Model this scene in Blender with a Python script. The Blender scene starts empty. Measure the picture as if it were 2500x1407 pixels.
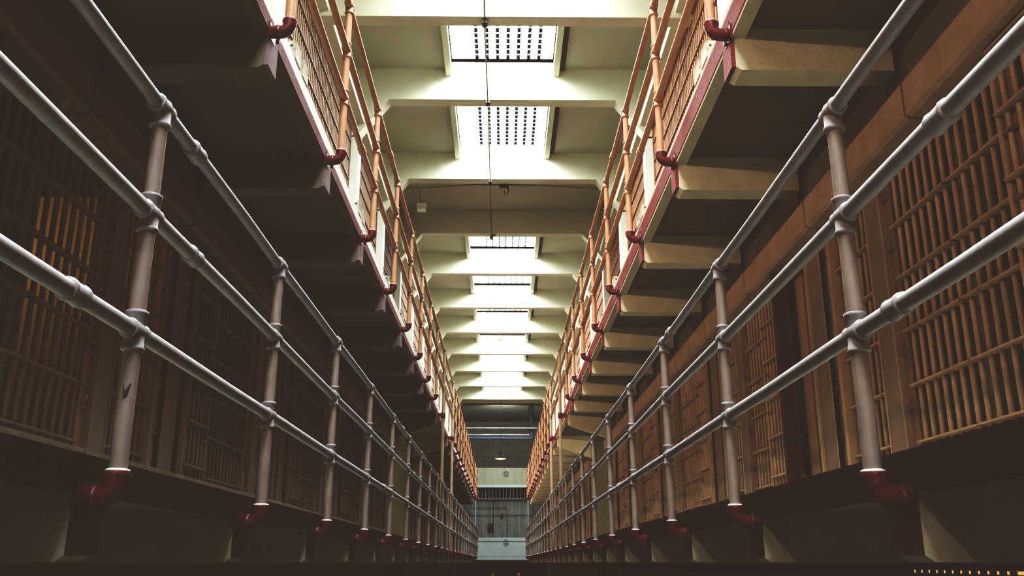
import bpy, bmesh, math, random
from mathutils import Vector, Matrix
random.seed(7)
C = bpy.context.scene
COL = C.collection
H = 2.2                       # camera height above the ground floor; all z below are relative to it
PI = math.pi

# ------------------------------------------------------------------ materials
def material(name, base, alt=None, rough=0.6, scale=6.0, amount=0.5, chip=None, chip_amt=0.62, chip_scale=18.0,
             bump=0.15, bump_scale=60.0, metal=0.0, streak=False, spec=0.35):
    m = bpy.data.materials.new(name); m.use_nodes = True
    nt = m.node_tree; N = nt.nodes; L = nt.links
    bs = N['Principled BSDF']
    bs.inputs['Roughness'].default_value = rough
    bs.inputs['Metallic'].default_value = metal
    bs.inputs['Specular IOR Level'].default_value = spec
    geo = N.new('ShaderNodeNewGeometry')
    vec = geo.outputs['Position']
    if streak:
        mp = N.new('ShaderNodeMapping'); mp.inputs['Scale'].default_value = (1, 1, 0.12)
        L.new(vec, mp.inputs['Vector']); vec = mp.outputs['Vector']
    n1 = N.new('ShaderNodeTexNoise'); n1.inputs['Scale'].default_value = scale; n1.inputs['Detail'].default_value = 6
    n1.inputs['Roughness'].default_value = 0.65
    L.new(vec, n1.inputs['Vector'])
    mx = N.new('ShaderNodeMix'); mx.data_type = 'RGBA'
    alt = alt or tuple(c * 0.7 for c in base)
    mx.inputs['A'].default_value = (*base, 1); mx.inputs['B'].default_value = (*alt, 1)
    r = N.new('ShaderNodeMapRange'); r.inputs['From Min'].default_value = 0.38; r.inputs['From Max'].default_value = 0.68
    r.inputs['To Max'].default_value = amount
    L.new(n1.outputs['Fac'], r.inputs['Value']); L.new(r.outputs['Result'], mx.inputs['Factor'])
    out = mx.outputs['Result']
    if chip:
        n2 = N.new('ShaderNodeTexNoise'); n2.inputs['Scale'].default_value = chip_scale; n2.inputs['Detail'].default_value = 8
        n2.inputs['Roughness'].default_value = 0.7
        L.new(geo.outputs['Position'], n2.inputs['Vector'])
        r2 = N.new('ShaderNodeMapRange'); r2.inputs['From Min'].default_value = chip_amt; r2.inputs['From Max'].default_value = chip_amt + 0.04
        L.new(n2.outputs['Fac'], r2.inputs['Value'])
        m2 = N.new('ShaderNodeMix'); m2.data_type = 'RGBA'; m2.inputs['B'].default_value = (*chip, 1)
        L.new(r2.outputs['Result'], m2.inputs['Factor']); L.new(out, m2.inputs['A']); out = m2.outputs['Result']
    L.new(out, bs.inputs['Base Color'])
    if bump:
        n3 = N.new('ShaderNodeTexNoise'); n3.inputs['Scale'].default_value = bump_scale; n3.inputs['Detail'].default_value = 4
        L.new(geo.outputs['Position'], n3.inputs['Vector'])
        b = N.new('ShaderNodeBump'); b.inputs['Strength'].default_value = bump; b.inputs['Distance'].default_value = 0.01
        L.new(n3.outputs['Fac'], b.inputs['Height']); L.new(b.outputs['Normal'], bs.inputs['Normal'])
    return m

def glow(name, col, strength):
    m = bpy.data.materials.new(name); m.use_nodes = True
    bs = m.node_tree.nodes['Principled BSDF']
    bs.inputs['Base Color'].default_value = (*col, 1)
    bs.inputs['Emission Color'].default_value = (*col, 1)
    bs.inputs['Emission Strength'].default_value = strength
    bs.inputs['Roughness'].default_value = 0.5
    return m

M = dict(
    ceiling=material('olive_cream_ceiling_paint', (.50, .495, .405), (.425, .42, .335), rough=.8, scale=1.6, amount=.6, bump=.08),
    beam=material('cream_beam_paint', (.64, .635, .53), (.55, .545, .45), rough=.75, scale=2.2, amount=.5, bump=.08, chip=(.42, .38, .28), chip_amt=.72),
    curb=material('pale_curb_paint', (.60, .62, .47), (.50, .52, .40), rough=.75, scale=4, amount=.4),
    curb_shade=material('painted_curb_shade', (.12, .10, .07), rough=.9),  # shade beside the skylight curb, put into a colour
    pipe_low=material('chalky_pinkish_pipe_paint', (.27, .248, .262), (.21, .19, .20), rough=.5, scale=9, amount=.8,
                      chip=(.19, .145, .125), chip_amt=.665, chip_scale=34, bump=.10, bump_scale=320),
    pipe_up=material('peach_pipe_paint', (.40, .235, .155), (.33, .19, .122), rough=.5, scale=9, amount=.7,
                     chip=(.30, .16, .10), chip_amt=.70, chip_scale=30, bump=.08, bump_scale=320),
    red=material('glossy_red_paint', (.115, .010, .017), (.075, .006, .010), rough=.34, scale=14, amount=.6,
                 chip=(.32, .13, .12), chip_amt=.715, chip_scale=20, bump=.15, bump_scale=150, spec=.5),
    edge=material('worn_red_edge_paint', (.21, .042, .046), (.13, .025, .028), rough=.6, scale=10, amount=.8,
                  chip=(.38, .22, .20), chip_amt=.62, chip_scale=22, bump=.5, bump_scale=60),
    edge_dark=material('dark_red_edge_paint', (.085, .022, .026), (.055, .015, .018), rough=.7, scale=10, amount=.8, bump=.4,
                       chip=(.14, .11, .095), chip_amt=.7),
    white=material('white_edge_paint', (.90, .90, .87), (.82, .80, .77), rough=.6, scale=9, amount=.5, bump=.2),
    pinkline=material('pale_pink_edge_paint', (.72, .55, .48), (.60, .42, .36), rough=.6, scale=9, amount=.6, bump=.2),
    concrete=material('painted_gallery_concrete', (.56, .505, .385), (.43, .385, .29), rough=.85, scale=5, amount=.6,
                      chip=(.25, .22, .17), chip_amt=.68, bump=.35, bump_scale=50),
    concrete_low=material('grey_green_gallery_concrete', (.62, .60, .50), (.48, .465, .385), rough=.9, scale=6, amount=.7,
                          chip=(.36, .34, .28), chip_amt=.69, bump=.4, bump_scale=55),
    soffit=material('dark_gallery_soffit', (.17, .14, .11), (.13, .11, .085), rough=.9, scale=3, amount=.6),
    cell=material('peeling_brown_cell_paint', (.345, .232, .158), (.25, .168, .112), rough=.6, scale=5, amount=.7,
                  chip=(.20, .12, .08), chip_amt=.67, chip_scale=20, bump=.25, bump_scale=90),
    pole=material('tan_column_paint', (.40, .31, .225), (.32, .24, .175), rough=.6, scale=7, amount=.6, chip=(.22, .16, .11), chip_amt=.69),
    post_low=material('chalky_warm_lit_post_paint', (.25, .203, .185), (.195, .155, .14), rough=.55, scale=9, amount=.8, chip=(.17, .13, .105), chip_amt=.655, chip_scale=36, bump=.12, bump_scale=320),  # warmer copy of the rail paint; warm light put into the colour
    stile=material('shaded_stile_paint', (.205, .145, .105), (.155, .108, .078), rough=.65, scale=5, amount=.7, chip=(.12, .085, .062), chip_amt=.68, bump=.15, bump_scale=200),  # darker than the bars: weaker light on the flat faces is painted in
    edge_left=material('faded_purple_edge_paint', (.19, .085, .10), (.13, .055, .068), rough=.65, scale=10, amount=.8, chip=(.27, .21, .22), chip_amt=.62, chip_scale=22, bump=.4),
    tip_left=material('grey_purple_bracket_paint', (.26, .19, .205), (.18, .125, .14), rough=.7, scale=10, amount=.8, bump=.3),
    concrete_left=material('shaded_gallery_concrete', (.17, .157, .13), (.13, .12, .098), rough=.85, scale=5, amount=.6, bump=.3),  # darker copy of the gallery concrete, with left-side shade painted in
    cell_left=material('shaded_brown_cell_paint', (.14, .102, .078), (.10, .073, .056), rough=.6, scale=5, amount=.7, chip=(.10, .07, .05), chip_amt=.67, chip_scale=20, bump=.25, bump_scale=90),  # same fronts as on the right; shade of the left side in the colour
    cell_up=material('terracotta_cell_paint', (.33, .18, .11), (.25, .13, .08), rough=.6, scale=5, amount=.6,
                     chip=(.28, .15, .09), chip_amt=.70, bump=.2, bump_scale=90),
    jamb=material('dark_red_door_edge', (.075, .02, .02), (.05, .014, .014), rough=.6),
    plate=material('brown_lock_plate', (.21, .135, .085), (.15, .09, .06), rough=.6, scale=8, amount=.6),
    cell_up_left=material('shaded_upper_cell_paint', (.27, .185, .135), (.20, .135, .10), rough=.6, scale=5, amount=.6, chip=(.15, .09, .06), chip_amt=.70, bump=.2, bump_scale=90),  # upper left screens coloured darker to stand for their shade
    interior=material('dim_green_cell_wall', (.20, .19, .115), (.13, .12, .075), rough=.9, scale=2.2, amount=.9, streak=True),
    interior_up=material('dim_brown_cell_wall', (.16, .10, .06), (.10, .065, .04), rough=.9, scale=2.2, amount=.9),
    ochre=material('ochre_cell_wall', (.50, .30, .12), (.38, .22, .08), rough=.9, scale=2.2, amount=.9),
    column=material('pale_column_paint', (.70, .73, .67), (.60, .64, .60), rough=.6, scale=3, amount=.4, bump=.12),
    block=material('white_block_glaze', (.80, .79, .70), (.70, .69, .60), rough=.5, scale=9, amount=.3),
    hole=material('block_recess', (.30, .28, .20), (.24, .22, .16), rough=.8),
    floor=material('dark_ground_floor', (.10, .085, .075), (.07, .06, .05), rough=.4, scale=2, amount=.8),
    endwall=material('blotchy_grey_end_wall', (.30, .32, .30), (.18, .20, .19), rough=.9, scale=4, amount=1, streak=True,
                     chip=(.33, .35, .32), chip_amt=.66, chip_scale=9),
    endupper=material('dark_end_wall_upper', (.16, .15, .13), (.11, .105, .09), rough=.9, scale=3, amount=.9),
    parapet=material('pale_green_parapet_paint', (.45, .52, .515), (.39, .455, .45), rough=.7, scale=2.5, amount=.5),
    parapet_up=material('stained_cream_parapet_paint', (.36, .38, .30), (.27, .28, .21), rough=.8, scale=3.5, amount=.8, streak=True),
    endbars=material('grey_gun_gallery_bars', (.26, .28, .27), (.16, .175, .17), rough=.6, scale=9),
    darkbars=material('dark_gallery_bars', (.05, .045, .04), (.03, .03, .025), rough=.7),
    bluepipe=material('blue_grey_pipe_paint', (.12, .15, .19), (.07, .085, .11), rough=.4, scale=12, amount=.8,
                      chip=(.34, .37, .40), chip_amt=.68, chip_scale=9),
    palepipe=material('pale_blue_pipe_paint', (.55, .62, .64), (.36, .42, .45), rough=.35, scale=3, amount=1),
    conduit=material('olive_conduit_paint', (.20, .18, .13), (.13, .12, .085), rough=.6),
    darkmetal=material('dark_metal', (.035, .03, .025), (.025, .02, .018), rough=.5),
    stud=material('dark_glazing_studs', (.004, .005, .008), rough=1, bump=0, spec=0),
    shade=material('black_enamel_shade', (.012, .011, .010), rough=.85, spec=.1),
    lampbox=material('white_lamp_box', (.62, .61, .52), (.52, .51, .42), rough=.6),
    skin=material('person_skin', (.42, .26, .18), rough=.55, bump=0),
    hair_dark=material('dark_hair', (.03, .02, .015), rough=.5, bump=0),
    hair_grey=material('grey_hair', (.35, .33, .31), rough=.5, bump=0),
    cloth_a=material('navy_jacket', (.03, .035, .06), rough=.9), cloth_b=material('grey_jacket', (.14, .14, .14), rough=.9),
    cloth_c=material('brown_jacket', (.12, .07, .04), rough=.9), cloth_d=material('green_jacket', (.05, .08, .05), rough=.9),
    trousers=material('dark_trousers', (.03, .03, .035), rough=.9),
)
G = dict(sky=glow('skylight_daylight_glass', (.90, .98, 1.0), 29.0),
         bulb=glow('warm_bulb', (1.0, .74, .36), 1.1),
         dim=glow('amber_cell_glow', (1.0, .62, .30), .55))

# ------------------------------------------------------------------ mesh builder
class MB:
    def __init__(s): s.v = []; s.f = []; s.sm = []
    def add(s, vs, fs, smooth=False):
        o = len(s.v); s.v += [tuple(p) for p in vs]
        for f in fs: s.f.append([i + o for i in f]); s.sm.append(smooth)
        return s
    def box(s, x0, x1, y0, y1, z0, z1):
        x0, x1 = min(x0, x1), max(x0, x1); y0, y1 = min(y0, y1), max(y0, y1); z0, z1 = min(z0, z1), max(z0, z1)
        return s.add([(x0,y0,z0),(x1,y0,z0),(x1,y1,z0),(x0,y1,z0),(x0,y0,z1),(x1,y0,z1),(x1,y1,z1),(x0,y1,z1)],
                     [(0,3,2,1),(4,5,6,7),(0,1,5,4),(1,2,6,5),(2,3,7,6),(3,0,4,7)])
    def rings(s, pts, rad, n=12, caps=True, smooth=True):
        """swept tube through pts with a radius per point"""
        P = [Vector(p) for p in pts]; k = len(P)
        if not isinstance(rad, (list, tuple)): rad = [rad] * k
        T = []
        for i in range(k):
            a = P[max(i-1, 0)]; b = P[min(i+1, k-1)]
            d = b - a
            if d.length < 1e-9: d = P[min(i+1,k-1)] - P[0] if i == 0 else P[i] - P[0]
            T.append(d.normalized())
        ref = Vector((0,0,1)) if abs(T[0].z) < .9 else Vector((1,0,0))
        u = (ref - T[0]*ref.dot(T[0])).normalized()
        vs = []
        for i in range(k):
            u = (u - T[i]*u.dot(T[i])).normalized(); w = T[i].cross(u)
            for j in range(n):
                a = 2*PI*j/n
                vs.append(P[i] + (u*math.cos(a) + w*math.sin(a))*rad[i])
        fs = [(i*n+j, i*n+(j+1)%n, (i+1)*n+(j+1)%n, (i+1)*n+j) for i in range(k-1) for j in range(n)]
        s.add(vs, fs, smooth)
        if caps:
            s.add([vs[j] for j in range(n)], [tuple(range(n-1, -1, -1))])
            s.add([vs[(k-1)*n+j] for j in range(n)], [tuple(range(n))])
        return s
    def cyl(s, a, b, r, n=12, caps=True): return s.rings([a, b], r, n, caps)
    def lathe(s, o, prof, axis='z', n=14):
        """profile of (radius, offset) along an axis; sharp between doubled offsets"""
        ax = {'x': Vector((1,0,0)), 'y': Vector((0,1,0)), 'z': Vector((0,0,1))}[axis]
        u = {'x': Vector((0,1,0)), 'y': Vector((0,0,1)), 'z': Vector((1,0,0))}[axis]
        w = ax.cross(u); o = Vector(o); vs = []
        for r, t in prof:
            for j in range(n):
                a = 2*PI*j/n; vs.append(o + ax*t + (u*math.cos(a)+w*math.sin(a))*r)
        k = len(prof)
        fs = [(i*n+j, i*n+(j+1)%n, (i+1)*n+(j+1)%n, (i+1)*n+j) for i in range(k-1) for j in range(n)]
        s.add(vs, fs, True)
        if prof[0][0] > 1e-4: s.add(vs[:n], [tuple(range(n-1,-1,-1))])
        if prof[-1][0] > 1e-4: s.add(vs[-n:], [tuple(range(n))])
        return s
    def prism(s, poly, axis, a, b):
        """extrude a closed 2D polygon: axis 'y' -> poly is (x,z); axis 'x' -> (y,z); axis 'z' -> (x,y)"""
        def P(p, t):
            return {'y': (p[0], t, p[1]), 'x': (t, p[0], p[1]), 'z': (p[0], p[1], t)}[axis]
        n = len(poly)
        vs = [P(p, a) for p in poly] + [P(p, b) for p in poly]
        fs = [tuple(range(n)), tuple(range(2*n-1, n-1, -1))] + [(i, n+i, n+(i+1)%n, (i+1)%n) for i in range(n)]
        return s.add(vs, fs)
    def mesh(s, name, m):
        me = bpy.data.meshes.new(name); me.from_pydata(s.v, [], s.f)
        for p, q in zip(me.polygons, s.sm): p.use_smooth = q
        bm = bmesh.new(); bm.from_mesh(me); bmesh.ops.recalc_face_normals(bm, faces=bm.faces); bm.to_mesh(me); bm.free()
        me.materials.append(m)
        return me

def put(name, me, parent=None, loc=(0,0,0)):
    o = bpy.data.objects.new(name, me); COL.objects.link(o); o.location = loc
    if parent: o.parent = parent
    return o
def build(name, mb, m, parent=None, loc=(0,0,0)): return put(name, mb.mesh(name, m), parent, loc)
def tag(o, label=None, cat=None, group=None, kind=None):
    if label: o['label'] = label
    if cat: o['category'] = cat
    if group: o['group'] = group
    if kind: o['kind'] = kind
    return o
def empty(name, loc=(0,0,0), **k):
    o = bpy.data.objects.new(name, None); o.empty_display_size = .1; COL.objects.link(o); o.location = loc
    return tag(o, **k)
def kids(o): return [c for c in bpy.data.objects if c.parent == o]
ORD = 'first second third fourth fifth sixth seventh eighth ninth tenth eleventh twelfth thirteenth fourteenth fifteenth sixteenth seventeenth eighteenth nineteenth twentieth'.split()
SIDE = {-1: 'left', 1: 'right'}

# ------------------------------------------------------------------ measured layout (metres, z relative to the camera)
S = 1.7                                  # post spacing
W1, W2 = 1.1376, 1.187                   # railing offsets, lower / upper gallery
E1, E2 = 1.24, 1.29                      # gallery edge offsets
XC = 2.17                                # plane of the cell fronts
LOW_POSTS = [2.786 + S*k for k in range(-2, 26)]
AISLE = (18.0, 21.72)
UP_POSTS = [4.486 + S*k for k in range(-3, 8)]
UP_POSTS2 = [21.72 + S*k for k in range(1, 14)]
Y_END = 44.9
FLOOR = -H

# ------------------------------------------------------------------ skeleton of the hall
fl = MB().box(-7, 7, -15.2, 53, FLOOR-.12, FLOOR); tag(build('floor', fl, M['floor']), kind='structure')

# ceiling, with openings left for the skylights
BEAMS = [(-13.3, 6.4), (-10.4, 6.4), (-7.5, 6.4), (-4.6, 6.4), (-1.6, 6.4), (1.3, 6.4), (4.3, 6.4), (7.2, 6.4), (9.0, 5.93), (11.80, 6.4), (14.64, 6.4), (17.38, 6.4), (20.06, 6.4),
         (22.99, 6.4), (25.70, 6.4), (28.51, 6.4), (31.25, 6.4), (34.09, 6.4), (36.98, 6.4), (37.75, 6.4)]
BT = .21; ZC = 6.9; SK = .735
cb = MB()
cb.box(-2.6, -SK, -15.1, 46.3, ZC, ZC+.16); cb.box(SK, 2.6, -15.1, 46.3, ZC, ZC+.16)
ys = [b[0] for b in BEAMS]
NOSKY = {14.64, 36.98}
cb.box(-SK, SK, -15.1, ys[0]+BT, ZC, ZC+.16)
for i, y in enumerate(ys):
    y1 = ys[i+1] if i+1 < len(ys) else 46.3
    if y in NOSKY or i == len(ys)-1: cb.box(-SK, SK, y, y1+BT if i+1 < len(ys) else y1, ZC, ZC+.16)
    else: cb.box(-SK, SK, y-.01, y+BT+.12, ZC, ZC+.16)
for s in (-1, 1): cb.box(s*2.6, s*2.75, -15.1, 46.3, 5.0, ZC+.16)
ceil = tag(build('ceiling', cb, M['ceiling']), kind='structure')
for i, (y, zb) in enumerate(BEAMS):
    mb = MB(); t = BT
    if zb > 6.2:
        half = [(0, zb), (1.63, zb), (2.03, 5.87), (2.03, 5.80), (2.60, 5.80), (2.60, ZC), (0, ZC)]
        poly = half[:-1] + [(0, ZC)] + [(-x, z) for x, z in reversed(half[1:-1])]
        mb.prism(poly, 'y', y, y+t)
    else:
        mb.box(-2.6, 2.6, y, y+.19, zb, ZC)
    build('ceiling_beam', mb, M['beam'], ceil)
    if zb > 6.2 and y > 3:
        for s in (-1, 1):
            m2 = MB(); m2.box(s*2.03, s*2.30, y, y+t*1.05, 3.02, 5.82)
            build('column', m2, M['column'], ceil)
for s in (-1, 1):                          # ledge beams over the upper cell fronts
    m2 = MB().box(s*1.97, s*2.6, -15.1, 38, 6.0, 6.11); build('ledge_beam', m2, M['beam'], ceil)

# skylights
n = 0
for i, y in enumerate(ys[:-1]):
    if y in NOSKY: continue
    n += 1
    y0, y1 = y+BT+.12, ys[i+1]-.01
    w = tag(build('window_%d' % n, MB().box(-SK-.02, SK+.02, y0-.02, y1+.02, ZC+.17, ZC+.19), G['sky']), kind='structure')
    cm = MB()
    for s in (-1, 1): cm.box(s*SK, s*(SK+.085), y0-.1, ys[i+1], ZC-.12, ZC+.2)
    cm.box(-SK, SK, y0-.09, y0, ZC-.12, ZC+.2); cm.box(-SK, SK, y1, y1+.02, ZC+.1, ZC+.2)
    build('curb', cm, M['curb'], w)
    sm = MB().box(SK+.085, SK+.17, y0-.1, ys[i+1]-.01, ZC-.03, ZC+.0); build('curb_shade_strip', sm, M['curb_shade'], w)  # dark strip stands for shade on the ceiling beside the right curb
    if y > 6:
        gm = MB(); rows = int((y1-y0)/.14)
        for r in range(1, rows):
            yy = y1 - .06 - (rows-r)*.14 + .14
            frac = (yy - y0)/(y1 - y0)
            if frac < .02 or frac > .985: continue
            for c in range(7):
                xx = -.37 + c*.15; q = .026 if y < 15 else .015; e = q*1.3
                pts = [(-q,-e),(q,-e),(q*.45,0),(q,e),(-q,e),(-q*.45,0)]
                gm.prism([(xx+a, yy+b) for a, b in pts], 'z', ZC+.14, ZC+.168)
        build('glazing_studs', gm, M['stud'], w)

# side walls: cell backs, partitions and the faces between the fronts
def cells_y(k): return 4.04 + 1.547*k
LOWK1 = list(range(-3, 9)); BLOCK2 = [21.72 + 1.547*k for k in range(15)]
for s in (-1, 1):
    mb = MB()
    for (a, b) in ((-15.1, AISLE[0]), (AISLE[1], 45)):
        mb.box(s*3.7, s*3.8, a, b, FLOOR, 6.0)                       # back wall
        mb.box(s*(XC+.02), s*(XC+.1), a, b, -.03 if s < 0 else .05, .24)
        mb.box(s*(XC+.02), s*(XC+.1), a, b, FLOOR, -.09 if s > 0 else -.03)
    mo = MB()
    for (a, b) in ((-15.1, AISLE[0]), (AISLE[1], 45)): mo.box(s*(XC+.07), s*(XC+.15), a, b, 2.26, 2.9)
    tag(build('wall_over_cells_%s' % SIDE[s], mo, M['soffit']), kind='structure')  # dark colour stands for shade in the recess above the lintels
    parts = [cells_y(k) for k in LOWK1] + [AISLE[0]-.05] + [AISLE[1]+.05] + BLOCK2[1:] + [44.95]
    for y in parts:
        mb.box(s*(XC+.06), s*3.7, y-.05, y+.05, .33, 2.28)
    for y in (AISLE[0], AISLE[1]): mb.box(s*(XC+.0), s*6.5, y-.06, y+.06, FLOOR, 6.0)
    mb.box(s*6.5, s*6.6, AISLE[0]-.1, AISLE[1]+.1, FLOOR, 6.9)
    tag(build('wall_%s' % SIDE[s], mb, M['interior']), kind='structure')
    mb = MB()
    for (a, b) in ((-15.1, AISLE[0]-.07), (AISLE[1]+.07, 45)):
        mb.box(s*2.62, s*2.7, a, b, 3.0, 6.0)
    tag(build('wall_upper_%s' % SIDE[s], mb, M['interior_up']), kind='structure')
bk = MB().box(-6.6, 6.6, -15.2, -15.1, FLOOR, ZC+.1); tag(build('wall_back', bk, M['concrete']), kind='structure')

# ------------------------------------------------------------------ galleries
def deck(s, upper):
    E = E2 if upper else E1
    g = empty('gallery_deck', (0, 0, 0), kind='structure',
              label=('upper' if upper else 'lower') + ' concrete gallery along the ' + SIDE[s] + ' cells, red edge on cantilevered brackets', cat='gallery')
    y0, y1 = -15.0, Y_END
    if upper:
        ztop, zs, zbr = 3.02, 2.88, 2.62
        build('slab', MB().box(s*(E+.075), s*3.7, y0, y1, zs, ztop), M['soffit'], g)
        wz = 2.992 if s > 0 else 2.93
        build('red_edge_band', MB().box(s*E, s*(E+.08), y0, y1, 2.845, wz), M['edge'] if s > 0 else M['edge_left'], g)
        build('white_edge_band', MB().box(s*E, s*(E+.08), y0, y1, wz, ztop+.005), M['pinkline'] if s > 0 else M['white'], g)
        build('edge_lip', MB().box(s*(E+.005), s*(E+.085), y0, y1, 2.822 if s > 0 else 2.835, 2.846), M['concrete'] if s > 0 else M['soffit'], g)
        posts = UP_POSTS + [AISLE[0]+.09, AISLE[1]] + UP_POSTS2
    else:
        ztop, zs, zbr = .325, .24, .0
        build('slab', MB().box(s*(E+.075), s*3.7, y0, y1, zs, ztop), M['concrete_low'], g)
        build('red_edge_band', MB().box(s*E, s*(E+.08), y0, y1, .205, ztop-.012), M['edge_dark'], g)
        build('edge_lip', MB().box(s*(E+.003), s*(E+.08), y0, y1, ztop-.012, ztop+.004), M['edge_dark'] if s > 0 else M['concrete_low'], g)
        posts = LOW_POSTS
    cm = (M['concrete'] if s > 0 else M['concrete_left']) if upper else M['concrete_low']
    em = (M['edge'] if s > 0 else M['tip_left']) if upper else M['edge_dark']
    def bracket_mesh(zin):
        poly = [(s*(E+.02), zbr+.02), (s*(E+.05), zbr), (s*(XC+.02), zin), (s*(XC+.02), zs+.01), (s*(E+.02), zs+.01)]
        return MB().prism(poly, 'y', 0, .18).mesh('bracket', cm)
    me = bracket_mesh(zbr); me_deep = bracket_mesh(zbr-.28)
    ep = MB().box(s*(E-.004), s*(E+.021), .004, .176, zbr+.02, zs+.05).mesh('end_plate', em)
    for y in posts:
        deep = upper and abs(y-19.9) < 2
        b = put('bracket', me_deep if deep else me, g, (0, y-.01, 0))
        put('end_plate', ep, b)
    return g
for s in (-1, 1):
    deck(s, False); deck(s, True)

# ------------------------------------------------------------------ pipe railings
def elbow_mesh(s, r=.034):
    """bend from the foot of a post outwards to its flange on the gallery edge; origin at the post foot"""
    mb = MB(); R = .05; reach = .10
    pts = [(0,0,.012), (0,0,-.012)] + [(s*(R-R*math.cos(a)), 0, -.012-R*math.sin(a)) for a in [PI/2*i/7 for i in range(1, 8)]] + [(s*reach, 0, -.012-R)]
    mb.rings(pts, [r+.006, r+.005, r+.004] + [r+.002]*7, 14)
    mb.lathe((0,0,.0), [(r+.005,-.006),(r+.008,.004),(r+.006,.014)], 'z', 14)
    mb.lathe((s*(reach-.03),0,-.012-R), [(r+.004,0),(r+.007,.012),(r+.004,.02)], 'x', 14)
    mb.box(s*(reach-.004), s*(reach+.006), -.04, .08, -.105, -.015)
    for yy, zz in ((.058, -.035), (.058, -.088)):
        mb.lathe((s*(reach-.018), yy, zz), [(.013, 0), (.013, .02)], 'x', 6)
    return mb.mesh('elbow', M['red'])
def fitting_mesh(m, top=False, r=.0315):
    mb = MB(); L = .062
    if top: prof = [(r-.002,-L-.012),(r+.004,-L-.010),(r+.004,-L+.002),(r,-L+.006),(r,0)]
    else: prof = [(r-.002,-L-.004),(r+.005,-L),(r+.005,-L+.008),(r,-L+.013),(r,L-.013),(r+.005,L-.008),(r+.005,L),(r-.002,L+.004)]
    mb.lathe((0,0,0), prof, 'z', 14)
    K = .05
    mb.lathe((0,0,0), [(r-.004,-K-.004),(r+.002,-K),(r+.002,-K+.007),(r-.001,-K+.012),(r+.0045,0),(r-.001,K-.012),(r+.002,K-.007),(r+.002,K),(r-.004,K+.004)], 'y', 14)
    return mb.mesh('fitting', m)
def coupling_mesh(m, r=.0315):
    return MB().lathe((0,0,0), [(r-.007,-.05),(r+.002,-.045),(r+.003,-.036),(r,-.03),(r,.03),(r+.003,.036),(r+.002,.045),(r-.007,.05)], 'y', 14).mesh('coupling', m)
def wobbly_pipe(y0, y1, r, m, name):
    pts = []; y = y0; k = 0
    while y < y1: pts.append((random.uniform(-.002,.002), y, random.uniform(-.003,.003))); y += .85
    pts.append((0, y1, 0))
    return MB().rings(pts, r, 14).mesh(name, m)
def railing(s, upper):
    W = W2 if upper else W1
    zb, zl, zm, zt = (2.909, 3.362, 3.766, 4.162) if upper else (.247, .695, 1.09, 1.471)
    m = M['pipe_up'] if upper else M['pipe_low']
    R = .027
    lab = ('peach painted three-rail pipe railing along the upper %s gallery' if upper else 'chalky grey-pink three-rail pipe railing along the lower %s gallery') % SIDE[s]
    root = empty('railing', (s*W, 0, 0), label=lab, cat='railing', group='pipe railings of the galleries')
    y0, y1 = -14.9, Y_END
    for nm, z in (('bottom_rail', zl), ('middle_rail', zm), ('top_rail', zt)):
        rail = put(nm, wobbly_pipe(y0, y1, R-.001 if nm != 'top_rail' else R-.003, m, nm), root, (0, 0, z))
        if upper: cy = {'bottom_rail': [7.1, 12.2, 24.9], 'middle_rail': [5.2, 13.9], 'top_rail': [8.9, 15.6]}[nm]
        elif s > 0: cy = {'bottom_rail': [2.48, 8.85, 15.5], 'middle_rail': [2.09, 12.2], 'top_rail': [5.9, 14.0]}[nm]
        else: cy = {'bottom_rail': [2.36, 9.0, 15.0], 'middle_rail': [3.22, 12.0], 'top_rail': [3.13, 10.5]}[nm]
        cmesh = coupling_mesh(m)
        for y in cy: put('coupling', cmesh, rail, (0, y, 0))
    post = MB().rings([(0,0,zb-.005),(0,0,zb+.2),(0,0,zt)], [R+.001, R, R-.002], 16).mesh('post', M['pipe_up'] if upper else M['post_low'])
    el = elbow_mesh(s); fx = fitting_mesh(m); ft = fitting_mesh(m, True)
    ring = MB().lathe((0,0,zb), [(R,.012),(R+.008,.014),(R+.009,.020),(R,.023)], 'z', 14).mesh('collar', M['pinkline'] if upper else M['white'])
    for y in (UP_POSTS + UP_POSTS2 if upper else LOW_POSTS):
        p = put('post', post, root, (0, y, 0))
        put('elbow', el, p, (0, 0, zb)); put('collar', ring, p)
        if s < 0 and not upper and abs(y-2.786) < .01:
            build('paint_chip', MB().prism([(.004,.50),(.018,.525),(.012,.487),(.0,.475),(-.004,.52)], 'y', -.0285, -.024), M['darkmetal'], p)
        put('fitting', fx, p, (0, 0, zl)); put('fitting', fx, p, (0, 0, zm)); put('fitting', ft, p, (0, 0, zt))
    return root
for s in (-1, 1):
    railing(s, False); railing(s, True)

# tall pipe columns on both sides of the cross aisle and at the far end
for s in (-1, 1):
    for nm, y, wd in (('near', AISLE[0]+.25, 'near side'), ('far', AISLE[1]+.05, 'far side')):
        t = empty('pipe_column', (s*(W2-.012), y, FLOOR), cat='column', group='tall pipe columns at the cross aisle',
                  label='tall thin pipe column with red collar rising past the %s galleries, %s of cross aisle' % (SIDE[s], wd))
        build('pole', MB().cyl((0,0,.2+H), (0,0,4.17+H), .03, 14), M['pole'], t)
        build('red_collar', MB().lathe((0,0,2.83+H), [(.03,-.06),(.045,-.058),(.045,.058),(.03,.06)], 'z', 14).box(0, s*.12, -.03, .03, 2.79+H, 2.87+H), M['red'], t)
        fx = fitting_mesh(M['pipe_up'])
        for z in (3.362, 3.766): put('fitting', fx, t, (0, 0, z+H))
        put('fitting', fitting_mesh(M['pipe_up'], True), t, (0, 0, 4.162+H))
    t = tag(build('end_pole', MB().cyl((0,0,0), (0,0,2.62), .022, 12), M['parapet'], None, (s*1.255, Y_END-.12, .3)),
            'thin pale pole standing at the far end of the %s galleries' % SIDE[s], 'pole', 'end poles of the galleries')

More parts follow.
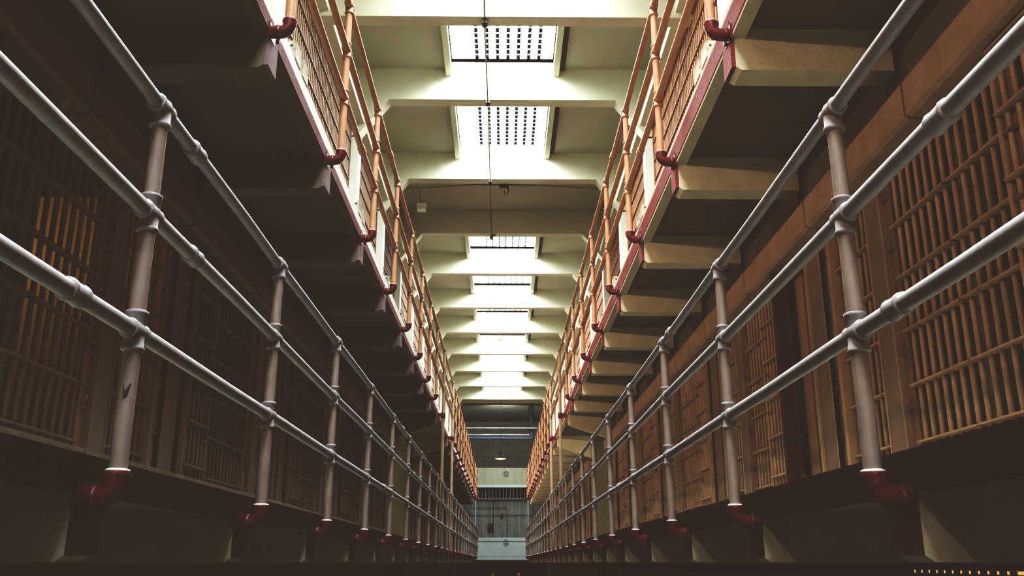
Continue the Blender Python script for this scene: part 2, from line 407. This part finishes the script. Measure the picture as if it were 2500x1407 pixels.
# ------------------------------------------------------------------ lower cell fronts
CROSS = [.59+.292*k for k in range(6)]
ZTOP, ZBOT = 2.16, .325
def grille(mb, s, u0, u1, d, nb, zs, z0=ZBOT, z1=ZTOP, r=.0145):
    for i in range(nb):
        u = u0 + (u1-u0)*(i+.5)/nb
        mb.cyl((s*d, u, z0), (s*d, u, z1), r, 8)
    for z in zs: mb.box(s*(d-.034), s*(d+.012), u0-.01, u1+.01, z-.0055, z+.0055)
    return mb
def front_meshes(s, kind):
    """kind: 'fixed', 'closed' or 'open'; local origin at (XC, cell start, 0); d<0 is towards the hall"""
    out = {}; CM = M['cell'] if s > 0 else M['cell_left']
    fr = MB(); pl = MB(); st = MB()
    def stile(u0, u1, d0=-.045): st.box(s*d0, s*.06, u0, u1, ZBOT, 2.3); fr.box(s*(d0-.004), s*.0, u0, u0+.012, ZBOT, 2.3)
    def lockplate(u0, u1):
        pl.box(s*-.012, s*.02, u0, u1, ZBOT, ZTOP)
        for z in CROSS:
            pl.box(s*-.03, s*.01, u0+.01, u1-.005, z-.115, z-.107)
            pl.lathe((s*-.022, (u0+u1)/2, z-.06), [(.012,0),(.012,.014)], 'x', 6)
    grs = []
    if kind == 'fixed':
        grs.append(grille(MB(), s, .0, .62, 0, 7, CROSS)); lockplate(.62, .70); stile(.70, .89)
        grs.append(grille(MB(), s, .93, 1.47, 0, 6, [z+.02 for z in CROSS])); fr.box(s*-.06, s*.04, 1.475, 1.525, ZBOT, 2.3)
        fr.box(s*-.05, s*.0, .895, .915, ZBOT, 2.3)
    else:
        lockplate(.03, .15); stile(.15, .40)
        grs.append(grille(MB(), s, 1.0, 1.547, 0, 6, CROSS))
        dr = MB(); off = .02 if kind == 'closed' else .56
        a = .44+off; b = a+.48
        grille(dr, s, a+.03, b-.03, -.075, 5, [z+.03 for z in CROSS], ZBOT+.02, ZTOP-.03)
        dr.box(s*-.09, s*-.055, a, a+.022, ZBOT+.02, ZTOP); dr.box(s*-.09, s*-.055, b-.03, b, ZBOT+.02, ZTOP)
        dr.box(s*-.09, s*-.055, a, b, ZTOP-.04, ZTOP); dr.box(s*-.095, s*-.05, a, b, ZBOT+.01, ZBOT+.04)
        out['door'] = dr.mesh('door', CM)
        dp = MB(); dp.box(s*-.066, s*-.05, b-.13, b-.03, ZBOT+.04, ZTOP-.05)
        for z in CROSS: dp.box(s*-.1, s*-.06, b-.12, b-.04, z-.07, z-.06)
        out['lock_plate'] = dp.mesh('lock_plate', M['plate'])
        if kind == 'open':
            jm = MB(); jm.box(s*-.13, s*-.03, a-.055, a-.008, ZBOT, 2.2); out['red_edge'] = jm.mesh('red_edge', M['jamb'])
            fr.box(s*.05, s*.10, .80, .98, ZBOT, 2.3)
            fr.box(s*-.06, s*.05, .40, .435, ZBOT, 2.3)
    fr.box(s*-.05, s*.05, 0, 1.547, ZBOT-.005, ZBOT+.03); fr.box(s*-.04, s*.05, 0, 1.547, ZTOP-.03, 2.3)
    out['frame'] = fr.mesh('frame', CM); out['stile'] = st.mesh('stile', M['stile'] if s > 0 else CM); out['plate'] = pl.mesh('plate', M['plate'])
    out['bar_grille'] = [g.mesh('bar_grille', CM) for g in grs]
    lb = MB()
    poly = [(s*-.17, 2.115), (s*-.145, 2.10), (s*.05, 2.10), (s*.05, 2.30), (s*-.17, 2.29)]
    lb.prism(poly, 'y', .012, 1.535)
    out['lintel_box'] = lb.mesh('lintel_box', CM)
    return out
FM = {(s, k): front_meshes(s, k) for s in (-1, 1) for k in ('fixed', 'closed', 'open')}
def cell_front(s, y, kind, label, group):
    t = empty('cell_front', (s*XC, y, 0), label=label, cat='cell front', group=group)
    D = FM[(s, kind)]
    put('frame', D['frame'], t); put('stile', D['stile'], t); put('plate', D['plate'], t); put('lintel_box', D['lintel_box'], t)
    for g in D['bar_grille']: put('bar_grille', g, t)
    if 'door' in D:
        d = put('door', D['door'], t); put('lock_plate', D['lock_plate'], d)
    if 'red_edge' in D: tag(put('red_edge', D['red_edge'], t), 'dark red edge of the open cell doorway')
    return t
for s in (-1, 1):
    nn = 0
    for k in range(-2, 9):
        kind = 'fixed' if k % 2 == 0 else ('open' if (s > 0 and k == 1) else 'closed')
        what = {'fixed': 'fixed bars beside a flat stile', 'closed': 'closed sliding barred door', 'open': 'open dark doorway edged in red'}[kind]
        cell_front(s, cells_y(k), kind, 'brown cell front with %s, lower %s gallery, %s from camera' % (what, SIDE[s], ORD[nn]),
                   'cell fronts of the lower %s gallery' % SIDE[s]); nn += 1
    for k, y in enumerate(BLOCK2):
        kind = 'fixed' if k % 2 == 0 else 'closed'
        what = {'fixed': 'fixed bars', 'closed': 'closed barred door'}[kind]
        cell_front(s, y, kind, 'distant cell front with %s, lower %s gallery, %s beyond cross aisle' % (what, SIDE[s], ORD[k]),
                   'cell fronts of the lower %s gallery' % SIDE[s])

# ------------------------------------------------------------------ upper barred screens between the columns
cols = [y for y, z in BEAMS if z > 6.2 and y > 3]
zs_up = [3.14+.285*k for k in range(10)]
edges = [-4.6] + cols
for s in (-1, 1):
    nn = 0
    for i, y in enumerate(edges):
        a = y + (BT*1.05+.01 if i else 0); b = edges[i+1]-.01 if i+1 < len(edges) else None
        if b is None: break
        if b-a < .3: continue
        t = empty('bar_screen', (s*XC, a, 0), cat='cell screen', group='barred screens of the upper galleries',
                  label='%s screen of close vertical bars, upper %s gallery, %s column bay from camera' % ('terracotta' if s > 0 else 'dark brown', SIDE[s], ORD[nn]))  # left screens are dark brown because their shade is painted in
        nn += 1; Ln = b-a
        nb = max(2, int(Ln/.087))
        gm = MB()
        for q in range(nb):
            u = Ln*(q+.5)/nb; gm.cyl((0, u, 3.02), (0, u, 6.0), .0145, 7)
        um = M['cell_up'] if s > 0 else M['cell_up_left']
        build('bars', gm, um, t)
        xm = MB()
        for z in zs_up: xm.box(s*-.03, s*.024, 0, Ln, z-.008, z+.008)
        build('crossbars', xm, um, t)
        fm = MB(); fm.box(s*-.03, s*.03, 0, Ln, 5.97, 6.0); fm.box(s*-.03, s*.03, 0, Ln, 3.02, 3.05)
        fm.box(s*-.03, s*.03, 0, .03, 3.02, 6.0); fm.box(s*-.03, s*.03, Ln-.03, Ln, 3.02, 6.0)
        build('frame', fm, um, t)

# hollow white blocks on the upper gallery edges
def block_mesh():
    mb = MB(); w, h, t = .10, .12, .018
    L = .15
    for x0, x1 in ((0, t), (w/2-t/2, w/2+t/2), (w-t, w)): mb.box(x0, x1, 0, L, 0, h)
    for z0, z1 in ((0, t), (h/2-t/2, h/2+t/2), (h-t, h)): mb.box(0, w, 0, L, z0, z1)
    c = .016
    for cx in (t, w/2-t/2, w/2+t/2, w-t):
        sx = 1 if cx in (t, w/2+t/2) else -1
        for cz in (t, h/2-t/2, h/2+t/2, h-t):
            sz = 1 if cz in (t, h/2+t/2) else -1
            mb.prism([(cx, cz), (cx+sx*c, cz), (cx, cz+sz*c)], 'y', 0, L)
    return mb
bm_ = block_mesh().mesh('hollow_block', M['block']); bc = MB().box(.004, .096, .10, .145, .004, .116).mesh('core', M['hole'])
BL = {1: [5.02, 5.24, 7.74, 7.96, 9.95, 11.5, 13.65, 15.6], -1: [5.05, 5.27, 7.68, 7.90, 9.95, 11.5, 13.65, 15.6]}
for s in (-1, 1):
    for i, y in enumerate(BL[s]):
        o = put('hollow_block', bm_, None, (s*(E2-.005) - (.1 if s < 0 else 0), y, 3.026))
        tag(o, 'small white hollow block standing on the upper %s gallery edge, %s from camera' % (SIDE[s], ORD[i]), 'block', 'hollow white blocks on the gallery edges')
        put('core', bc, o)

# ------------------------------------------------------------------ ceiling fittings
def at_path(name, pts, r, m, label, cat, n=8):
    return tag(build(name, MB().rings(pts, r, n), m), label, cat)
t = empty('ceiling_conduit', (-.2, 9.0, 6.4), label='thin dark conduit with clamps running lengthwise under the near ceiling beams', cat='conduit')
pts = [(.01, -1.8, -.49), (0.0, .06, -.50), (-.005, .28, -.44), (-.01, 2.7, -.025), (-.01, 5.6, -.025), (-.02, 8.44, -.03)]
build('pipe', MB().rings(pts, .009, 8), M['conduit'], t)
for (x, y, z) in ((0, .08, -.5), (-.01, 2.85, -.02), (-.01, 5.7, -.02)):
    build('clamp', MB().box(x-.03, x+.03, y-.05, y+.05, z-.03, z+.025).lathe((x, y, z-.035), [(.02,-.02),(.03,0),(.03,.01)], 'z', 8), M['darkmetal'], t)
build('end_fitting', MB().lathe((-.02, 8.46, -.06), [(.012,-.05),(.035,-.03),(.04,.01),(.02,.04)], 'z', 10).box(-.02,.06,8.42,8.5,-.03,-.005), M['conduit'], t)
t = empty('cross_conduit', (0, 14.92, 6.36), label='dark conduit crossing the bay without skylight, arched slightly, with hook', cat='conduit')
build('pipe', MB().rings([(-1.78,0,-.02),(-1.2,0,.0),(-.5,0,.05),(0,0,.05),(.8,0,.04),(1.78,0,-.02)], .013, 8), M['conduit'], t)
build('junction_box', MB().box(-.05,.1,-.04,.04,0,.07), M['darkmetal'], t)
hk = [(.1,0,.03),(.1,0,-.1)] + [(.1-.03+.03*math.cos(a),0,-.1-.03*math.sin(a)) for a in [PI*i/6 for i in range(1,7)]] + [(.04,0,-.07)]
build('hook', MB().rings(hk, .012, 8), M['darkmetal'], t)
t = empty('hanging_lamp_box', (-1.48, 15.6, 6.2), label='small white lamp box hanging on a rod left of the plain ceiling bay', cat='lamp')
build('box', MB().box(-.085,.085,-.06,.06,0,.11), M['lampbox'], t); build('cover', MB().box(-.075,.075,-.05,.05,-.035,0), M['white'], t)
build('rod', MB().rings([(0,0,.1),(-.05,-.3,.28),(-.07,-.62,.36)], .007, 8), M['conduit'], t)
t = empty('smoke_detector', (-.05, 26.0, 6.3), label='small pale fitting hanging before the fifth glowing skylight', cat='detector')
build('body', MB().lathe((0,0,0), [(.05,-.06),(.075,-.02),(.075,.03),(.03,.06)], 'z', 12), M['lampbox'], t); build('stem', MB().cyl((0,0,.05),(0,0,.6),.012,8), M['conduit'], t)
t = empty('pendant_lamp', (-.05, 34.0, 3.68), label='black enamel pendant lamp with warm lit underside hanging near the far end', cat='lamp', kind='thing')
build('shade', MB().lathe((0,0,0), [(.215,0),(.205,.03),(.14,.09),(.07,.125),(.055,.20),(.03,.27),(.0,.28)], 'z', 20), M['shade'], t)
build('bulb_glass', MB().lathe((0,0,-.012), [(.0,-.02),(.19,-.006),(.205,.008)], 'z', 20), G['bulb'], t)
build('cord', MB().cyl((0,0,.26),(0,0,ZC-3.68),.005,6), M['darkmetal'], t)

# ------------------------------------------------------------------ far end of the hall
ew = MB(); ew.box(-6.6, 6.6, 46.2, 46.35, .05, 4.3); wall_end = tag(build('wall_end', ew, M['endwall']), kind='structure')
ew = MB(); ew.box(-6.6, 6.6, 46.15, 46.35, 4.3, ZC+.2); tag(build('wall_end_upper', ew, M['endupper']), kind='structure')
ew = MB(); ew.box(-6.6, 6.6, 52, 52.15, FLOOR, .4); ew.box(-6.6, -1.0, 51.9, 52, FLOOR, -.56)
ew.box(1.8, 6.6, 51.9, 52, FLOOR, -.56); ew.box(-6.6, 6.6, 45.2, 52, .02, .1); ew.box(-1.6, 1.9, 51.85, 51.95, -.63, -.575)
tag(build('wall_passage', ew, M['endupper']), kind='structure')
for s in (-1, 1):
    tag(build('wall_end_side_%s' % SIDE[s], MB().box(s*1.9, s*6.6, 46.1, 46.2, FLOOR, .05), M['endupper']), kind='structure')

def parapet(z0, z1, m, label):
    t = empty('gun_gallery_parapet', (0, 45.05, 0), label=label, cat='parapet', group='parapets across the end wall')
    build('panel', MB().box(-1.9, 1.9, 0, .08, z0, z1), m, t)
    build('ledge', MB().box(-1.9, 1.9, -.05, .1, z0-.12 if z0 > 1 else z0, z0 if z0 > 1 else z0+.16), M['parapet'], t)
    if z0 < 1: build('groove', MB().box(-1.9, 1.9, -.032, .02, z1-.185, z1-.16).box(-1.9, 1.9, -.052, .02, z0+.16, z0+.18), M['endbars'], t)
    if z0 < 1: build('top_rim', MB().box(-1.9, 1.9, -.03, .1, z1-.16, z1), m, t)
    return t
tag(build('ceiling_end_shade', MB().box(-2.6, 2.6, 37.97, 46.14, 6.84, 6.9), M['endupper']), kind='structure')  # dark sheet under the ceiling, painted shade of the unlit far end
parapet(.11, 1.14, M['parapet'], 'smooth pale blue-green parapet across the end, lowest of two bands')
parapet(3.6, 4.42, M['parapet_up'], 'stained cream parapet band across the end, above the grey barred wall')
def vent(z, label):
    t = empty('round_vent', (.2, 44.965, z), label=label, cat='vent', group='round vents on the end parapets')
    o = MB(); ring = [(.115*math.cos(a), 0, .115*math.sin(a)) for a in [2*PI*i/20 for i in range(21)]]
    o.rings(ring, .014, 6, False); o.cyl((-.11,0,0),(.11,0,0),.008,6).cyl((0,0,-.11),(0,0,.11),.008,6)
    build('rim', o, M['endbars'], t); build('hub', MB().lathe((0,-.02,0), [(.035,0),(.035,.04)], 'y', 10), M['endbars'], t)
vent(4.14, 'round spoked vent on the stained upper parapet of the end wall')
vent(.93, 'round spoked vent on the pale lower parapet of the end wall')
def cage(z0, z1, m, sp, label, zs):
    t = empty('barred_cage', (0, 45.2, 0), label=label, cat='bars', group='barred cages across the end wall')
    g = MB(); nb = int(3.8/sp)
    for i in range(nb): g.cyl((-1.9+sp*(i+.5), 0, z0), (-1.9+sp*(i+.5), 0, z1), .007, 6)
    build('bars', g, m, t)
    x = MB()
    for z in zs: x.box(-1.9, 1.9, -.008, .008, z-.006, z+.006)
    build('crossbars', x, m, t)
cage(2.93, 3.48, M['parapet'], .17, 'row of short pale bars against the dark top of the grey end wall', (2.95,))
build('dark_wall_band', MB().box(-1.9, 1.9, 46.0, 46.21, 2.97, 3.5), M['darkbars'], wall_end)  # dark band along the top of the grey end wall
cage(1.14, 2.9, M['conduit'], .17, 'thin dull vertical bars over the blotchy grey end wall, above lower parapet', (1.72,))
cage(4.42, 5.72, M['darkbars'], .13, 'dark vertical bars above the stained parapet, behind the pendant lamp', (4.95, 5.6))
def pipe(pts, r, m, label, cat='pipe', name='wall_pipe', n=10): return at_path(name, pts, r, m, label, cat, n)
pipe([(-.41,46.1,3.2),(-.41,46.1,1.1)], .02, M['darkmetal'], 'dark vertical pipe on the grey end wall beside the switch box')
pipe([(-1.4,46.08,2.58),(.2,46.08,2.58),(.25,46.08,2.52),(.25,46.08,1.1)], .016, M['darkmetal'], 'dark conduit on the grey end wall, bent down at its corner')
pipe([(-1.9,46.1,2.23),(1.9,46.1,2.23)], .013, M['darkmetal'], 'dark straight conduit crossing the grey end wall')
tag(build('junction_box', MB().box(-.06,.07,46.0,46.15,2.15,2.3).lathe((.005,45.99,2.225), [(.04,0),(.04,.02)], 'y', 10), M['darkmetal']), 'small box on the conduit of the grey end wall', 'box')
sb = tag(build('switch_box', MB().box(-.68,-.44,46.0,46.18,1.52,1.84), M['darkmetal']), 'dark red-brown switch box on the grey end wall', 'box')
build('cover', MB().box(-.66,-.57,45.98,46.0,1.54,1.82).box(-.55,-.46,45.98,46.0,1.54,1.82), M['edge_dark'], sb)
pipe([(-2.2,38.6,5.03),(1.25,38.6,5.03)], .085, M['bluepipe'], 'thick blue-grey pipe crossing below the dark end ceiling', n=16)
pipe([(-2.2,38.5,5.15),(1.15,38.5,5.15)], .03, M['palepipe'], 'thin pale pipe lying just above the thick blue-grey pipe')
pipe([(-2.15,38.4,5.42),(2.15,38.4,5.42)], .03, M['palepipe'], 'topmost thin shiny pipe crossing before the dark end wall')
t = empty('standpipe', (1.24, 38.65, 5.1), label='blue-grey upright pipe with ball cap at the right end of crossing pipes', cat='pipe')
build('pipe', MB().cyl((0,0,-.1),(0,0,1.15),.085,14), M['bluepipe'], t)
build('ball_cap', MB().lathe((0,0,1.2), [(.02,-.13),(.09,-.11),(.125,-.04),(.125,.04),(.08,.11),(.0,.135)], 'z', 16), M['endbars'], t)
build('flange', MB().lathe((0,0,.28), [(.085,-.05),(.13,-.045),(.13,.045),(.085,.05)], 'z', 14).lathe((0,0,1.05), [(.085,-.03),(.11,-.025),(.11,.025),(.085,.03)], 'z', 14), M['bluepipe'], t)

# glowing strip standing for the lit insides of ground-floor cells, glimpsed under the lower right gallery
t = empty('lit_cell_strip', (XC+.05, 4.02, -.05), label='row of small amber lit gaps between bars under the lower right gallery', cat='lamp')
build('cell_glow_standin', MB().box(.012, .02, 0, 1.15, -.002, .013), G['dim'], t)
g = MB()
for i in range(14): g.box(-.008, .0, i*.085+.035, i*.085+.085, -.034, .08)
build('bars', g, M['darkmetal'], t)

# ------------------------------------------------------------------ people below the end parapet, heads just in view
def person(x, y, hgt, cloth, hair, rz, label):
    k = hgt/1.75
    t = empty('person', (x, y, FLOOR), label=label, cat='person', group='people standing beyond the end of the hall')
    t.rotation_euler.z = rz
    V = [(0,0,.98),(0,0,1.2),(0,.01,1.42),(0,0,1.50),(0,-.01,1.56),
         (.19,0,1.42),(.24,.02,1.14),(.25,-.05,.9),(.25,-.07,.80),(-.19,0,1.42),(-.24,.02,1.14),(-.25,-.05,.9),(-.25,-.07,.80),
         (.10,0,.9),(.11,-.01,.5),(.11,.02,.09),(.12,-.14,.04),(-.10,0,.9),(-.11,-.01,.5),(-.11,.02,.09),(-.12,-.14,.04)]
    Ed = [(0,1),(1,2),(2,3),(3,4),(2,5),(5,6),(6,7),(7,8),(2,9),(9,10),(10,11),(11,12),(0,13),(13,14),(14,15),(15,16),(0,17),(17,18),(18,19),(19,20)]
    Rd = [(.16,.11),(.15,.10),(.17,.10),(.06,.06),(.055,.055),(.07,.07),(.05,.05),(.036,.036),(.03,.04),(.07,.07),(.05,.05),(.036,.036),(.03,.04),
          (.095,.095),(.062,.062),(.045,.05),(.04,.035),(.095,.095),(.062,.062),(.045,.05),(.04,.035)]
    me = bpy.data.meshes.new('body'); me.from_pydata([(a*k,b*k,c*k) for a,b,c in V], Ed, [])
    me.materials.append(cloth); o = put('body', me, t)
    md = o.modifiers.new('skin', 'SKIN'); sd = o.modifiers.new('sub', 'SUBSURF'); sd.levels = 1; sd.render_levels = 1
    for q, r in zip(me.skin_vertices[0].data, Rd): q.radius = (r[0]*k, r[1]*k)
    me.skin_vertices[0].data[0].use_root = True
    hd = MB(); prof = [(.045,-.13),(.062,-.10),(.075,-.05),(.08,.0),(.078,.05),(.06,.09),(.03,.112),(0,.118)]
    hd.lathe((0,-.015,1.635), prof, 'z', 16)
    hd.prism([(-.11,1.60),(-.095,1.605),(-.09,1.66)], 'x', -.012, .012)
    for s in (-1, 1): hd.lathe((s*.078,-.01,1.625), [(.0,-.01),(.03,-.004),(.025,.008),(0,.012)], 'x', 8)
    for s in (-1, 1): hd.lathe((s*.03,-.086,1.645), [(0,-.01),(.011,-.004),(.011,.004),(0,.008)], 'y', 8)
    hm = hd.mesh('head', M['skin']); hm.transform(Matrix.Scale(k, 4)); put('head', hm, t)
    hr = MB().lathe((0,.004,1.648), [(.083,-.03),(.090,.01),(.085,.06),(.062,.10),(.03,.118),(0,.124)], 'z', 16)
    rm = hr.mesh('hair', hair); rm.transform(Matrix.Scale(k, 4)); put('hair', rm, t)
person(-.46, 48.0, 1.67, M['cloth_a'], M['hair_grey'], .2, 'person with grey hair in navy jacket, left of the middle heads at bottom')
person(.18, 48.0, 1.60, M['cloth_b'], M['hair_dark'], -.3, 'dark-haired person in grey jacket, middle of the three heads at bottom')
person(.87, 48.0, 1.70, M['cloth_c'], M['hair_grey'], .5, 'grey-haired person in brown jacket, right of the middle heads at bottom')
person(-1.75, 48.0, 1.66, M['cloth_d'], M['hair_dark'], .1, 'dark-haired person in green jacket, apart at the far left at bottom')

# ------------------------------------------------------------------ lights
def area(name, loc, target, size, power, col, size_y=None, spread=None):
    l = bpy.data.lights.new(name, 'AREA'); l.energy = power; l.color = col; l.size = size
    if size_y: l.shape = 'RECTANGLE'; l.size_y = size_y
    if spread: l.spread = spread
    o = bpy.data.objects.new(name, l); COL.objects.link(o); o.location = loc
    o.rotation_euler = (Vector(target)-Vector(loc)).to_track_quat('-Z', 'Y').to_euler(); return o
def point(name, loc, power, col, r=.08):
    l = bpy.data.lights.new(name, 'POINT'); l.energy = power; l.color = col; l.shadow_soft_size = r
    o = bpy.data.objects.new(name, l); COL.objects.link(o); o.location = loc; return o
for k in range(27):
    y = -4.2 + 1.75*k
    area('bounce_fill', (-1.05, y, 3.02), (-.05, y+.5, 2.87), .16, 6.8, (1.0, .79, .58), .06, math.radians(118))  # unseen fill row added in place of light bounced off the left gallery
area('far_window_behind', (-.7, -14.8, 3.2), (.3, 20, 2.6), 1.4, 260, (1.0, .84, .66), 2.2)
area('end_wall_fill', (0, 40.2, 5.7), (0, 46.2, 1.6), 1.2, 210, (.95, 1.0, .99), 2.5)  # unseen fill added to brighten the end wall; no roof opening above it
point('cell_bulb', (-2.95, 4.9, 1.9), 14, (1.0, .60, .22), .05)
point('passage_fill', (.3, 46.4, -.12), 45, (1.0, .88, .72), .06)  # added fill that makes the heads and passage wall visible
point('pendant_bulb', (-.05, 34.0, 3.6), 12, (1.0, .75, .45), .06)
for s in (-1, 1): area('aisle_skylight_%s' % SIDE[s], (s*5.2, 19.86, 2.6), (s*2, 19.86, .8), 1.6, 60, (1.0, .93, .75))

w = bpy.data.worlds.new('hall_air'); C.world = w; w.use_nodes = True
w.node_tree.nodes['Background'].inputs['Color'].default_value = (.06, .052, .045, 1)
w.node_tree.nodes['Background'].inputs['Strength'].default_value = .2

# ------------------------------------------------------------------ camera
cd = bpy.data.cameras.new('camera'); cam = bpy.data.objects.new('camera', cd); COL.objects.link(cam)
cd.sensor_width = 36; cd.sensor_fit = 'HORIZONTAL'; cd.lens = 2223.3/2500*36
cd.clip_start = .05; cd.clip_end = 200
cam.location = (.0167, 0, 0); cam.rotation_euler = (PI/2+.2929, 0, -.0104)
C.camera = cam
for o in list(COL.objects):
    if o.parent is None: o.location.z += H

# film-like toning: clipped highlights, lifted warm blacks
vs = C.view_settings
vs.view_transform = 'Standard'; vs.exposure = 0.0
vs.use_curve_mapping = True
cm = vs.curve_mapping
cm.use_clip = True
WL = .72
cm.black_level = (0, 0, 0); cm.white_level = (WL, WL, WL)
for ch, lift in ((0, .0255), (1, .0180), (2, .0142)):
    c = cm.curves[ch]
    c.points[0].location = (0, lift); c.points[1].location = (1, 1)
    for x, y in ((.06, .012), (.14, .052), (.28, .19), (.5, .46), (.75, .77)): c.points.new(x, y + lift*(1-x))
cm.update()
